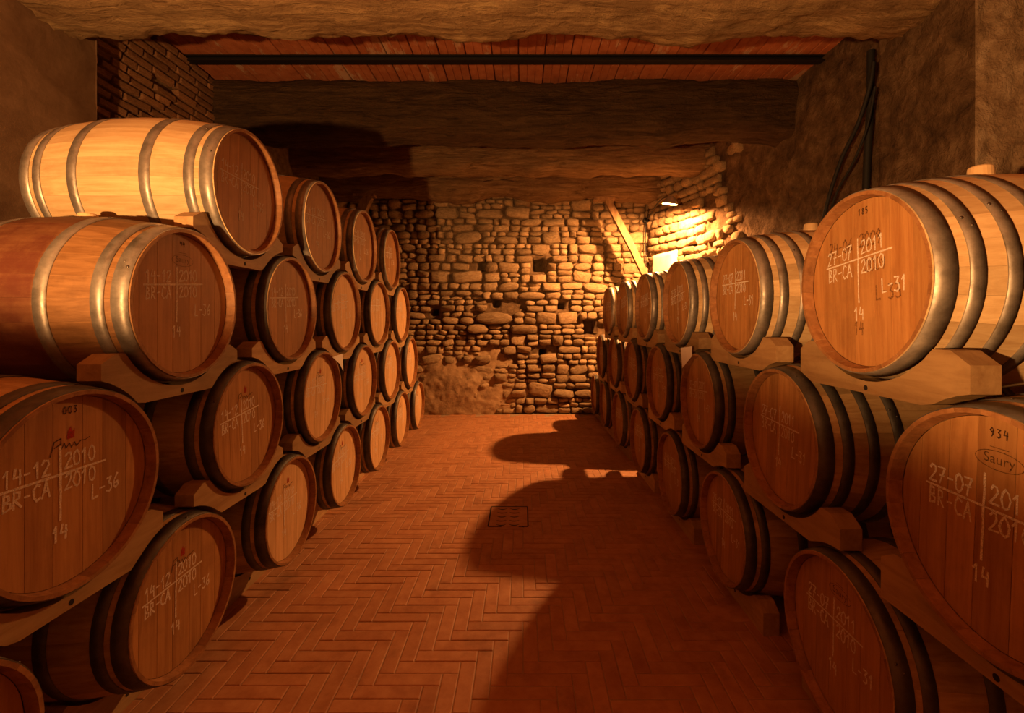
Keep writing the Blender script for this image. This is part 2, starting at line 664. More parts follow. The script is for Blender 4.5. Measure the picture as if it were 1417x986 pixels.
def left_fn(u, vv):
    y, z = YB + u * (3.25 - YB), vv * CEIL
    return (-2.95 + 0.015 * fbm(y * 2, z * 2, 1, 4), y, z)


grid(mb, 90, 60, left_fn, flip=True)
mb.add([(-2.95, 3.25, 0), (-3.3, 3.25, 0), (-3.3, 3.25, CEIL), (-2.95, 3.25, CEIL)], [(0, 1, 2, 3)])
wall_l = tag(mb.build('wall_left', M['plaster']), 'plain earthy plaster wall beside the four-high barrel stack', 'wall', kind='structure')
mb = MB()


def left2_fn(u, vv):
    y, z = 3.2 + u * (YW + .2 - 3.2), vv * CEIL
    return (-3.17 - 0.05 * u + 0.02 * fbm(y * 3, z * 3, 1, 4), y, z)


grid(mb, 90, 60, left2_fn, flip=True)
wall_b = tag(mb.build('wall_brick', M['mortar']), 'old brick wall behind the four-high barrel stack', 'wall', kind='structure')


def brick_mesh(k):
    r = random.Random(k)
    mb = MB()
    e = 0.07
    o_ = [(-.5, -.5), (.5, -.5), (.5, .5), (-.5, .5)]
    j = [(p[0] * r.uniform(.93, 1.02), p[1] * r.uniform(.9, 1.02)) for p in o_]
    vs = [(0, p[0], p[1]) for p in j] + [(.8, p[0] * .99, p[1] * .97) for p in j] + [(1 + r.uniform(-.1, .1), p[0] * .94, p[1] * .80) for p in j]
    fs = [(i + 4 * k_, (i + 1) % 4 + 4 * k_, (i + 1) % 4 + 4 * k_ + 4, i + 4 * k_ + 4) for k_ in range(2) for i in range(4)] + [(8, 9, 10, 11)]
    mb.add(vs, fs)
    return mb.mesh('brick', M['brick'])


BR = [brick_mesh(k) for k in range(6)]
z, row = 2.5, 0
while z < CEIL - 0.05:
    y = 3.30 - (0.13 if row % 2 else 0)
    while y < 5.0:
        l = rng.choice((0.27, 0.27, 0.15, 0.25))
        if rng.random() > 0.04 and y + l > 3.3:
            link('brick', rng.choice(BR), wall_b, (-3.18 - .05 * (y - 3.2) / 4.8, y + l / 2, z + .035), (rng.gauss(0, .025), 0, 0), (0.05 + rng.uniform(0, .025), l - 0.016, 0.057))
        y += l
    z += 0.072
    row += 1

# --- wall behind the camera and floor slab
mb = MB()
grid(mb, 40, 30, lambda u, vv: (3.0 - u * 6.0, YB + 0.02 * fbm(u * 9, vv * 6), vv * CEIL))
tag(mb.build('wall_front', M['plaster']), 'plain plaster wall closing the cellar behind the viewer', 'wall', kind='structure')
mb = MB()
mb.box(-3.45, 3.1, YB - .1, YW + .3, -0.12, -0.0035)
floor = tag(mb.build('floor', M['grout']), 'terracotta herringbone brick floor between the barrel stacks', 'floor', kind='structure')

# herringbone terracotta tiles, 4:1
TW, TN = 0.0712, 4
TL = TW * TN


def tile_shape(l, w):
    mb = MB()
    g, bv = 0.0035, 0.004
    x, y = l / 2 - g / 2, w / 2 - g / 2
    vs = []
    for dx, z in ((0, -0.012), (0, -0.002), (bv, 0.0)):
        vs += [(-x + dx, -y + dx, z), (x - dx, -y + dx, z), (x - dx, y - dx, z), (-x + dx, y - dx, z)]
    fs = [(i + 4 * k, (i + 1) % 4 + 4 * k, (i + 1) % 4 + 4 * k + 4, i + 4 * k + 4) for k in range(2) for i in range(4)] + [(8, 9, 10, 11)]
    mb.add(vs, fs)
    return mb


TS = tile_shape(TL, TW)
TILE = TS.mesh('floor_tile', M['tile'])
tiles = []
for i in range(-50, 46):
    for j in range(0, 112):
        d = (i - j) % (2 * TN)
        x0, y0 = i * TW, -0.2 + j * TW
        if d == 0:
            tiles.append((x0 + TL / 2, y0 + TW / 2, 0))
        elif d == 2 * TN - 1:
            tiles.append((x0 + TW / 2, y0 + TL / 2, 1))
DRAIN = (-0.115, 3.74, 0.15, 0.185)
tiles = [t for t in tiles if -3.3 < t[0] < 3.0 and t[1] < YW - 0.1]


def shows(t):
    x, y, _ = t
    if y < 1.75:
        return False
    px, py = VX + F * x / y, VY + F * CAMZ / y
    return py < 1000 and -1.30 < x < 1.06


near = sorted([t for t in tiles if shows(t)], key=lambda t: t[1])[:300]
ns = set(near)
for (x, y, v_) in near:
    link('floor_tile', TILE, floor, (x, y, rng.uniform(-.0012, .0012)), (rng.gauss(0, .002), rng.gauss(0, .002), math.pi / 2 * v_))
mb = MB()
for t in tiles:
    if t in ns:
        continue
    x, y, v_ = t
    R = Matrix.Translation((x, y, rng.uniform(-.0012, .0012))) @ Matrix.Rotation(math.pi / 2 * v_, 4, 'Z')
    mb.add([R @ Vector(p) for p in TS.v], TS.f)
tag(mb.build('floor_tile_field', M['tile_stuff'], floor), kind='stuff')

# --- ceiling: slab with ribbed terracotta planks between the beams
mb = MB()
mb.box(-3.5, 3.2, YB - .1, YW + .3, CEIL + 0.03, CEIL + 0.15)
ceiling = tag(mb.build('ceiling', M['mortar']), 'terracotta plank ceiling carried on rough timber beams', 'ceiling', kind='structure')
PW = 0.245
mb = MB()
prof = []
for k in range(3):
    x0 = -PW / 2 + .004 + k * (PW - .008) / 3
    x1 = x0 + (PW - .008) / 3
    prof += [(x0, 0.008), (x0 + .005, 0.0), (x1 - .005, 0.0), (x1, 0.008)]
n = len(prof)
mb.add([(x, -.5, z) for x, z in prof] + [(x, .5, z) for x, z in prof], [(i, n + i, n + i + 1, i + 1) for i in range(n - 1)])
mb.add([(prof[0][0], -.5, .03), (prof[0][0], .5, .03), (prof[0][0], .5, .008), (prof[0][0], -.5, .008)], [(0, 1, 2, 3)])
mb.add([(prof[-1][0], -.5, .03), (prof[-1][0], .5, .03), (prof[-1][0], .5, .008), (prof[-1][0], -.5, .008)], [(3, 2, 1, 0)])
PLANK = mb.mesh('ceiling_plank', M['ceil_tile'])
BAYS = [(YB, -0.4), (-0.4, 2.85), (2.85, 3.9), (3.9, 5.0), (5.0, 6.65), (6.65, YW + .1)]
for (a, b_) in BAYS:
    x = -3.35
    while x < 3.0:
        link('ceiling_plank', PLANK, ceiling, (x, (a + b_) / 2, CEIL + rng.uniform(-.004, .003)), None, (1, b_ - a - .006, 1))
        x += PW


# --- beams
def beam(yc, zc, hy, hz, x0, x1, seed, mat, label, wav=0.05, ex=3.2, rough=0.018):
    mb = MB()
    nu, nv = 400, 60

    def fn(u, vv):
        x = x0 + u * (x1 - x0)
        a = 2 * math.pi * vv
        c, s = math.cos(a), math.sin(a)
        d = (abs(c) ** ex + abs(s) ** ex) ** (-1 / ex)
        low = wav * fbm(x * .9, seed * 7.7, 0, 2)
        lowz = wav * 1.2 * fbm(x * 1.3, seed * 3.3, 5, 3)
        hi = 1 + 0.10 * fbm(x * 1.6, c * 1.3 + seed * 5, s * 1.3, 4) + 0.045 * fbm(x * 4, c * 6 + seed, s * 6, 4) + rough * fbm(x * 14, c * 9 + seed, s * 9, 3)
        return (x, yc + low + hy * d * c * hi, zc + lowz * (1 if s < 0 else .3) + hz * d * s * hi)
    grid(mb, nu, nv, fn, True, True)
    o = mb.build('ceiling_beam', mat)
    return tag(o, label, 'beam', 'rough timber beams under the ceiling')


beam(2.88, CAMZ + 2.17, 0.33, 0.36, -3.1, 2.95, 1, M['beam_plastered'], 'thick pale plastered timber beam resting on the rough pillar', 0.035, 2.6, 0.03)
beam(5.02, CAMZ + 2.21, 0.26, 0.30, -3.3, 2.95, 2, M['beam_shaded'], 'shade-toned rough timber beam between the steel rail and the third beam', 0.045)
beam(6.62, CAMZ + 2.26, 0.22, 0.22, -3.4, 2.8, 3, M['beam'], 'wavy timber beam, second from the stone end wall', 0.06, 2.5)
beam(7.62, CAMZ + 2.18, 0.20, 0.24, -3.4, 2.4, 4, M['beam'], 'knotty timber beam lying along the top of the stone end wall', 0.08, 2.4)

mb = MB()
mb.box(-3.3, 2.9, 4.36, 4.44, CEIL - 0.055, CEIL - 0.044)
mb.box(-3.3, 2.9, 4.394, 4.406, CEIL - 0.044, CEIL - 0.012)
mb.box(-3.3, 2.9, 4.36, 4.44, CEIL - 0.012, CEIL - 0.002)
tag(mb.build('steel_rail', M['dark_steel']), 'black steel rail running across under the terracotta ceiling', 'rail')


# ------------------------------------------------------------------ barrels
BL, RB, RE = 0.84, 0.345, 0.296             # length, bilge and end radius
HALF = BL / 2
NST = 26


def rad(x):
    t = abs(x) / HALF
    return RB - (RB - RE) * t ** 1.9


def stave_mb():
    mb = MB()
    ns_, da = 10, 2 * math.pi / NST
    g = 0.00025
    xs = [-HALF + BL * i / ns_ for i in range(ns_ + 1)]
    angs = (-da / 2, 0.0, da / 2)
    th = 0.026

    def P(x, a, dr=0.0, ins=0.0):
        r = rad(x) + dr
        aa = a - math.copysign(ins / r, a) if a else a
        return (x, r * math.sin(aa), r * math.cos(aa))
    vs = [P(x, a, 0, g) for x in xs for a in angs]
    fs = []
    for i in range(ns_):
        for k in range(2):
            q = i * 3 + k
            fs.append((q, q + 3, q + 4, q + 1))
    mb.add(vs, fs, True)
    for a in (angs[0], angs[2]):
        xe = [-HALF, -HALF + .035] + xs[1:-1] + [HALF - .035, HALF]
        vs = [P(x, a, d, g) for x in xe for d in (0, -.012 if abs(x) > HALF - .01 else -th)]
        fs = [(2 * i, 2 * i + 1, 2 * i + 3, 2 * i + 2) for i in range(ns_ + 2)]
        mb.add(vs, fs if a < 0 else [f[::-1] for f in fs])
    for x, sg in ((-HALF, -1), (HALF, 1)):      # end grain, bevelled inwards
        vs = [P(x, a, d, g) for a in angs for d in (0, -0.012)] + [P(x - sg * .035, a, -th, g) for a in angs]
        fs = [(0, 1, 3, 2), (2, 3, 5, 4), (1, 6, 7, 3), (3, 7, 8, 5)]
        mb.add(vs, fs if sg < 0 else [f[::-1] for f in fs])
    return mb


SMB = stave_mb()


def end_grain(me):
    me.materials.append(M['chime'])
    me.polygons.foreach_set('material_index', [1 if i % 52 >= 44 else 0 for i in range(len(me.polygons))])
    return me


STAVE = end_grain(SMB.mesh('stave', M['stave']))
STAVE_NEW = end_grain(SMB.mesh('stave', M['stave_new']))
STAVE_ST = end_grain(SMB.mesh('stave', M['stave_stained']))
mb = MB()
for k in range(NST):
    R = Matrix.Rotation(2 * math.pi * k / NST, 4, 'X')
    mb.add([R @ Vector(p) for p in SMB.v], SMB.f)
mb.m = SMB.m * NST
SHELL = mb.mesh('stave_shell', wood('oak_stave_far', (0.60, 0.40, 0.19), (0.40, 0.23, 0.09), (3, 45, 45), island=True))
end_grain(SHELL)


def hoop_mb(a, b_, mat):                            # a, b_: distances from the front rim
    mb = MB()
    x0, x1 = HALF - a, HALF - b_
    t = 0.0032
    mb.lathe([(rad(x1) + .0002, x1), (rad(x1) + t, x1), (rad(x0) + t, x0), (rad(x0) + .0002, x0)], 56, 'X', smooth=False)
    mb.m = [56 <= i < 112 for i in range(len(mb.f))]
    return mb.mesh('hoop', mat)


H6 = [(0.004, 0.055), (0.075, 0.115), (0.245, 0.288)]
H8 = [(0.004, 0.058), (0.085, 0.123), (0.172, 0.208), (0.262, 0.30)]
HOOPS = {(k, d): [hoop_mb(*h, M['hoop_dull' if d else 'hoop']) for h in hh] for k, hh in ((6, H6), (8, H8)) for d in (0, 1)}

HX, HR = HALF - 0.036, rad(HALF) - 0.020       # recessed head plane, head radius
widths = [0.062, 0.085, 0.078, 0.092, 0.07, 0.088, 0.082]
tot = sum(widths)
HEADS, HEADS_PALE = [], []
y = -HR
for w in widths:
    w = w / tot * 2 * HR
    mb = MB()
    a, b_ = y + .0009, y + w - .0009
    pts = []
    for i in range(9):
        yy = a + (b_ - a) * i / 8
        pts.append((yy, math.sqrt(max(HR * HR - yy * yy, 0))))
    poly = pts + [(p[0], -p[1]) for p in reversed(pts)]
    clean = []
    for p in poly:
        if not clean or math.dist(p, clean[-1]) > 1e-4:
            clean.append(p)
    if math.dist(clean[0], clean[-1]) < 1e-4:
        clean.pop()
    mb.prism(clean, HX - 0.018, HX)
    HEADS.append(mb.mesh('head_board', M['head']))
    HEADS_PALE.append(mb.mesh('head_board', M['head_pale']))
    y += w
mb = MB()
mb.lathe([(0.0005, -HX), (HR, -HX), (HR, -HX + .018)], 40, 'X', smooth=False)
REAR = mb.mesh('rear_head', M['head'])
mb = MB()
mb.lathe([(0.034, RB - .01), (0.036, RB + .008), (0.033, RB + .036), (0.029, RB + .040), (0.0005, RB + .040)], 20, 'Z', smooth=False)
BUNG = mb.mesh('bung', M['bung'])
mb = MB()
mb.lathe([(0.0045, -.001), (0.004, .0015), (0.0005, .0022)], 8, 'Z')
RIVET = mb.mesh('rivet', M['rivet'])

# chalk letters: strokes in a 0.62 x 1 box
G = {
    '0': [[(.3, 1), (.08, .8), (.02, .45), (.12, .1), (.32, 0), (.52, .15), (.58, .5), (.5, .85), (.3, 1)]],
    '1': [[(.1, .72), (.34, 1), (.32, 0)]],
    '2': [[(.05, .8), (.2, 1), (.45, .95), (.5, .7), (.3, .4), (.02, .02), (.6, .05)]],
    '3': [[(.08, .95), (.5, .95), (.25, .58), (.5, .45), (.52, .15), (.3, 0), (.05, .1)]],
    '4': [[(.2, 1), (.05, .45), (.55, .5)], [(.48, .85), (.46, 0)]],
    '5': [[(.5, 1), (.12, 1), (.1, .6), (.4, .6), (.52, .3), (.35, 0), (.08, .05)]],
    '6': [[(.45, 1), (.15, .6), (.06, .25), (.25, 0), (.5, .15), (.45, .42), (.12, .35)]],
    '7': [[(.03, .95), (.55, 1), (.3, .5), (.2, 0)], [(.15, .5), (.48, .52)]],
    '8': [[(.3, .52), (.1, .75), (.3, 1), (.5, .78), (.3, .52), (.06, .25), (.3, 0), (.54, .25), (.3, .52)]],
    '9': [[(.5, .65), (.25, .5), (.08, .75), (.3, 1), (.5, .8), (.45, .3), (.3, 0)]],
    '-': [[(.12, .5), (.5, .52)]],
    'B': [[(.08, 0), (.1, 1), (.42, .9), (.42, .62), (.12, .52), (.52, .38), (.5, .1), (.08, 0)]],
    'R': [[(.08, 0), (.1, 1), (.45, .88), (.42, .58), (.12, .5), (.55, 0)]],
    'C': [[(.52, .88), (.3, 1), (.08, .7), (.06, .3), (.28, 0), (.55, .12)]],
    'A': [[(0, 0), (.3, 1), (.58, 0)], [(.12, .38), (.48, .38)]],
    'L': [[(.1, 1), (.08, .02), (.55, .05)]],
    ' ': [],
}


def ribbon(mb, pts, w, r, x):
    for i in range(len(pts) - 1):
        p, q = Vector(pts[i]), Vector(pts[i + 1])
        d = q - p
        if d.length < 1e-5:
            continue
        n_ = Vector((-d.y, d.x)).normalized() * w * .5
        e = d.normalized() * w * .35
        j = [r.uniform(.7, 1.25) for _ in range(2)]
        a, b1, c, d1 = p - e + n_ * j[0], p - e - n_ * j[0], q + e - n_ * j[1], q + e + n_ * j[1]
        mb.add([(x, k.x, k.y) for k in (a, b1, c, d1)], [(0, 1, 2, 3)])


def write(mb, text, u, v_, h, w, r, x, slope=0.0, pitch=0.68, jit=.035):
    cu = u
    for ch in text:
        for st in G[ch]:
            pts = []
            for (a, b1) in st:
                uu = cu + (a + r.uniform(-jit, jit)) * h * .82
                pts.append((uu, v_ + (b1 + r.uniform(-jit, jit)) * h + slope * (uu - u)))
            ribbon(mb, pts, w, r, x)
        cu += pitch * h * .82


def chalk(side, r, bold=1.0):
    mb = MB()
    x = HX + 0.0012
    k = HR
    date = '14-12' if side == 'L' else '27-07'
    yr = '2010' if side == 'L' else '2011'
    lot = 'L-36' if side == 'L' else 'L-31'
    sl = r.uniform(0.0, 0.09)
    du, dv = r.uniform(-.04, .04), r.uniform(-.05, .05)
    w = 0.0052 * bold
    h = .165 * k
    X0 = (-.70 + du) * k
    cu = (-.14 + du) * k
    base = (.22 + dv) * k
    write(mb, date, X0, base + .02 * k, h, w, r, x, sl)
    write(mb, yr, cu + .05 * k, base + .035 * k + sl * (cu - X0), h, w, r, x, sl)
    write(mb, 'BR-CA', X0, base - .205 * k, h, w, r, x, sl)
    write(mb, '2010', cu + .05 * k, base - .20 * k + sl * (cu - X0), h, w, r, x, sl)
    n_ = 8
    ribbon(mb, [(X0 - .03 * k + i / n_ * 1.12 * k, base - .015 * k + sl * i / n_ * 1.12 * k) for i in range(n_ + 1)], w * 1.15, r, x + .0003)
    ribbon(mb, [(cu + r.uniform(-.004, .004) * k, (.50 + dv) * k - i / n_ * .78 * k) for i in range(n_ + 1)], w * 1.25, r, x + .0006)
    write(mb, '14', cu - .09 * k, (-.50 + dv) * k, h * .95, w, r, x)
    m2 = MB()
    write(m2, lot, (.22 + du) * k, (-.20 + dv) * k, h, w, r, x, r.uniform(-.03, .12))
    return mb, m2


def text_mesh(body, size, mat):
    cu = bpy.data.curves.new('t', 'FONT')
    cu.body = body
    cu.size = size
    cu.align_x = 'CENTER'
    ob = bpy.data.objects.new('t', cu)
    C.objects.link(ob)
    dg = bpy.context.evaluated_depsgraph_get()
    me = bpy.data.meshes.new_from_object(ob.evaluated_get(dg))
    bpy.data.objects.remove(ob)
    mb = MB()
    mb.add([(HX + .0012, p.co.x, p.co.y) for p in me.vertices], [tuple(f.vertices) for f in me.polygons])
    return mb


def stamp_mesh():
    mb = text_mesh('Saury', 0.034, None)
    mb.v = [(x, y_, z + .60 * HR) for x, y_, z in mb.v]
    r = random.Random(3)
    ring = [(.058 * math.cos(2 * math.pi * i / 28), .60 * HR + .008 + .023 * math.sin(2 * math.pi * i / 28)) for i in range(29)]
    ribbon(mb, ring, .0018, r, HX + .0012)
    ribbon(mb, [(-.022, .74 * HR), (.022, .74 * HR)], .0016, r, HX + .0012)
    return mb.mesh('maker_stamp', M['stamp'])


STAMP = stamp_mesh()


def emblem_mesh():
    mb = MB()
    x = HX + .0012
    cz = .60 * HR
    r = random.Random(5)
    for pts in ([(-.018, -.02), (-.014, .012), (0, .036), (.006, .01), (.018, .022), (.016, -.02)], ):
        ps = [(x, a * .7, cz + b1 * .7) for a, b1 in pts]
        mb.add(ps, [tuple(range(len(ps)))])
    return mb.mesh('red_emblem', M['red_mark'])


EMBLEM = emblem_mesh()
mb = MB()
r = random.Random(9)
cz = .45 * HR
ribbon(mb, [(-.062, cz - .012), (-.05, cz + .028), (-.03, cz + .034), (-.03, cz + .018), (-.05, cz + .010)], .0035, r, HX + .0011)
ribbon(mb, [(-.03, cz), (-.02, cz + .018), (-.015, cz + .002), (-.004, cz + .014), (.002, cz), (.012, cz + .014), (.018, cz + .001), (.032, cz + .014), (.045, cz + .012), (.06, cz + .018)], .003, r, HX + .0011)
SCRIPT = mb.mesh('script_mark', M['ink'])

ORD = ['zeroth', 'first', 'second', 'third', 'fourth', 'fifth', 'sixth', 'seventh', 'eighth']
LAY = ['bottom', 'second', 'third', 'top']


def number_mesh(txt, r):
    mb = MB()
    write(mb, txt, -.016 * len(txt) / 2, .83 * HR, .021, .003, r, HX + .0013, pitch=.95, jit=.01)
    return mb.mesh('cask_number', M['ink'])


def ghost_meshes(r):
    k, x, out = HR, HX + .0008, []
    for txt, u, v_, h, w in (('24-06', -.64, .42, .16, .006), ('2009', -.08, .44, .16, .006), ('2009', .0, .13, .15, .005), ('L-33', .16, -.22, .17, .006), ('14', -.2, -.62, .15, .006)):
        mb = MB()
        write(mb, txt, u * k, v_ * k, h * k, w, r, x)
        out.append(mb.mesh('smudged_writing', M['ghost']))
    return out


def make_barrel(side, layer, order, X, Y, Zc, seed, hoops=6, bung=False, stained=False, number=None, stamp=False, ghost=False, roll=None, bold=1.0, pale=False):
    """X: head rim plane; Zc: axis height above the floor; order counted from the stone end wall"""
    r = random.Random(seed)
    sgn = 1 if side == 'L' else -1
    lot = 'L-36' if side == 'L' else 'L-31'
    root = thing('oak_barrel', (X - sgn * HALF, Y, Zc - RB),
                 'oak barrel chalked %s in the %s layer, %s from the stone end wall' % (lot, LAY[layer] if not (side == 'R' and layer == 2) else 'top', ORD[order]),
                 'barrel', 'oak barrels of the %s stack' % ('four-high' if side == 'L' else 'three-high'),
                 (0, 0, (0 if side == 'L' else math.pi) + r.gauss(0, .005)))
    if roll is None:
        roll = r.gauss(0, .05)
    spin = r.uniform(0, 6.28)
    up = (0, 0, RB)
    if Y < 5.3:
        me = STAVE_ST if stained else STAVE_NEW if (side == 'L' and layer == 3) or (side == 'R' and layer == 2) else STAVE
        for k in range(NST):
            link('stave', me, root, up, (spin + 2 * math.pi * k / NST, 0, 0))
    else:
        link('stave_shell', SHELL, root, up, (spin, 0, 0))
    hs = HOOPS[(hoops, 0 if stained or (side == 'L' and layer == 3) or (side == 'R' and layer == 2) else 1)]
    dims = H8 if hoops == 8 else H6
    for me, (a, b_) in zip(hs, dims):
        for flip in (0, 1):
            h = link('hoop', me, root, up, (r.uniform(0, 6.28), 0, math.pi * flip))
            if Y < 2.7 and not flip:
                xm = HALF - (a + b_) / 2
                ra = math.pi * .5 + r.uniform(-1.2, 1.2) - h.rotation_euler.x
                for dd in (-.016, .016):
                    rx = ra + (dd * 2.4)
                    q = link('rivet', RIVET, h)
                    nrm = Vector((0, math.cos(rx), math.sin(rx)))
                    q.location = Vector((xm + dd * .6, 0, 0)) + nrm * (rad(xm) + .003)
                    q.rotation_euler = nrm.to_track_quat('Z', 'Y').to_euler()
    for me in (HEADS_PALE if pale else HEADS):
        link('head_board', me, root, up, (roll, 0, 0))
    link('rear_head', REAR, root, up)
    if bung:
        link('bung', BUNG, root, (0, 0, RB - (.022 if side == 'L' else 0)))
    for c, nm in zip(chalk(side, r, bold), ('chalk_writing', 'chalk_lot_number')):
        c = c.build(nm, M['chalk'], root)
        c.location = up
        c.rotation_euler = (roll, 0, 0)
    extra = []
    if stamp:
        extra.append(('maker_stamp', STAMP))
    elif side == 'L' and layer < 2:
        extra += [('red_emblem', EMBLEM), ('script_mark', SCRIPT)]
    if number:
        extra.append(('cask_number', number_mesh(number, r)))
    if ghost:
        extra += [('smudged_writing', g_) for g_ in ghost_meshes(r)]
    for nm, me in extra:
        link(nm, me, root, up, (roll, 0, 0))
    return root


def chock_profile(dz, low=None, back=.165):
    """outline in (y, z) about the carried barrel's axis; low = (half pitch, drop) of the two barrels below, or None on the floor (dz = axis height)"""
    L = 0.365 if low else 0.31
    rc = rad(HALF - (.118 if low else back)) + (0.008 if back < .2 else 0.012)
    top_e = -0.205 if low else -0.255
    poly = []
    a0 = math.acos(min(1, -top_e / rc))
    if low:
        offs, drop = low                    # the barrels below: their offsets along the row, and how far down
        rl = rc + 0.001

        def bot(y_):
            z1 = -9.0
            for oy in offs:
                d = abs(y_ - oy)
                if d < rl:
                    z1 = max(z1, -drop + math.sqrt(rl * rl - d * d))
            return max(z1, -rc - 0.040)
    else:
        def bot(y_):
            return -dz
    ys = [-L + 2 * L * i / 20 for i in range(21)]
    for y_ in ys:
        poly.append((y_, bot(y_)))
    e_top = max(top_e - .035, bot(L) + .045, bot(-L) + .045)
    t_top = max(top_e, e_top + .03)
    poly += [(L, e_top), (L - .055, t_top)]
    yc = math.sqrt(max(rc * rc - t_top * t_top, 0))
    poly.append((yc + .006, t_top))
    a1 = math.asin(yc / rc)
    for i in range(13):
        a = a1 - 2 * a1 * i / 12
        poly.append((rc * math.sin(a), -rc * math.cos(a)))
    poly += [(-yc - .006, t_top), (-L + .055, t_top), (-L, e_top)]
    return poly


mbh = MB()
mbh.lathe([(0.009, 0.0), (0.009, 0.0008), (0.0005, 0.0008)], 12, 'X', smooth=False)
NAILH = mbh.mesh('bolt_hole', M['slot'])
CH_CACHE = {}


def make_chock(side, layer, order, X, Y, Zc, prof, key):
    sgn = 1 if side == 'L' else -1
    if key not in CH_CACHE:
        mb = MB()
        zmin = min(p[1] for p in prof)
        mb.prism([(p[0], p[1] - zmin) for p in prof], -.04, .04)
        CH_CACHE[key] = (mb.mesh('wood_block', M['chock']), zmin)
    me, zmin = CH_CACHE[key]
    lot = 'L-36' if side == 'L' else 'L-31'
    root = thing('barrel_chock', (X - sgn * (.078 if layer else .30 if side == 'L' else .125), Y, Zc + zmin),
                 'wooden chock under the %s-layer %s barrel, %s from the stone end wall' % (LAY[layer] if not (side == 'R' and layer == 2) else 'top', lot, ORD[order]),
                 'chock', 'wooden chocks under the barrels', (0, 0, 0 if side == 'L' else math.pi))
    link('wood_block', me, root)
    link('bolt_hole', NAILH, root, (.04, .0, .05 if layer == 0 else .018))
    return root


XLH, XRH = -1.34, 1.10
KL, KR = 0.871, 0.715
LROWS = [(-1.10, [1.17, 2.18, 3.155, 4.12, 5.08, 6.04, 7.0]),
         (-0.51, [1.645, 2.675, 3.64, 4.60, 5.56, 6.52]),
         (0.067, [2.18, 3.16, 4.12, 5.08, 6.04]),
         (0.628, [2.67, 3.645, 4.60, 5.56])]
RROWS = [(-1.155, [2.36, 3.676, 4.99, 6.36, 7.72, 9.08, 10.3]),
         (-0.51, [1.58, 2.87, 4.19, 5.46, 6.78, 8.10, 9.45]),
         (0.125, [0.90, 2.183, 3.47, 4.77, 6.06, 7.34, 8.66])]
OPT = {
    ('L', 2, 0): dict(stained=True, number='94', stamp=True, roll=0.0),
    ('L', 1, 0): dict(number='003', roll=0.0, bold=1.15),
    ('L', 3, 0): dict(roll=-.03),
    ('R', 2, 1): dict(number='185', ghost=True, roll=0.03, bold=.85),
    ('R', 1, 0): dict(number='934', stamp=True, roll=-0.04, bold=1.0),
    ('R', 0, 0): dict(stamp=True, roll=-0.03),
}
seed = 1000
for side, rows, K, XH in (('L', LROWS, KL, XLH), ('R', RROWS, KR, XRH)):
    prevY = None
    for layer, (z, us) in enumerate(rows):
        for i, u in enumerate(us):
            seed += 1
            Y = u * K
            Zc = CAMZ + z
            kw = dict(OPT.get((side, layer, i), {}))
            if side == 'R' and layer == 2:
                kw.update(hoops=8, bung=True)
            if side == 'L' and layer == 2 and i == 0:
                kw.update(bung=True)
            if side == 'R' and layer == 1 and i in (0, 1):
                kw['hoops'] = 8
            if side == 'L' and ((layer < 2 and i >= 2) or (layer == 2 and i >= 2)):
                kw['pale'] = True
            order = len(us) - i
            make_barrel(side, layer, order, XH, Y, Zc, seed, **kw)
            if layer == 0:
                make_chock(side, layer, order, XH, Y, Zc, chock_profile(Zc, None, .34 if side == 'L' else .165), (side, 0))
            else:
                offs = [v_ * K - Y for v_ in rows[layer - 1][1] if abs(v_ * K - Y) < .8]
                offs = [-o_ for o_ in offs] if side == 'R' else offs
                make_chock(side, layer, order, XH, Y, Zc, chock_profile(0, (offs, z - rows[layer - 1][0])), (side, layer, i))

# ------------------------------------------------------------------ lamps
def hooded_lamp():
    L = Vector(FAR_LAMP)
    root = thing('wall_lamp', tuple(L), 'small hooded lamp glowing on a bent arm by the stone corner', 'lamp')
    tilt = Matrix.Rotation(math.radians(6), 4, 'Y') @ Matrix.Rotation(math.radians(9), 4, 'X')
    mb = MB()
    mb.lathe([(0.012, .115), (0.03, .11), (0.07, .075), (0.105, 0.0), (0.108, -.006), (0.101, -.004), (0.060, .070), (0.0008, .088)], 28)
    mb.v = [tuple(tilt @ Vector(p)) for p in mb.v]
    mb.build('shade', M['enamel'], root)
    mb = MB()
    mb.lathe([(0.0005, .082), (.014, .080), (.020, .070), (.014, .060), (.0005, .057)], 16)
    mb.v = [tuple(tilt @ Vector(p)) for p in mb.v]
    mb.build('bulb', M['bulb'], root)
    mb = MB()
    top = tilt @ Vector((0, 0, .095))
    wallp = Vector((.0, 1.28, .04))
    pts = []
    for i in range(15):
        t = i / 14
        p = top.lerp(wallp, t)
        p.z += 0.11 * math.sin(math.pi * min(1, t * 1.15)) * (1 - t * .3)
        pts.append(p)
    mb.tube(pts, .011, 8)
    mb.build('arm', M['dark_steel'], root)
    mb = MB()
    mb.lathe([(0.05, 0), (.05, -.02), (.0005, -.02)], 16, 'Y', tuple(wallp + Vector((0, .01, 0))))
    mb.build('mount', M['dark_steel'], root)
    li = bpy.data.lights.new('lamp_light', 'POINT')
    li.energy = FAR_W
    li.color = FAR_COL
    li.shadow_soft_size = 0.034
    lo = link('lamp_light', li, root, (0, 0, .029))
    return root


hooded_lamp()


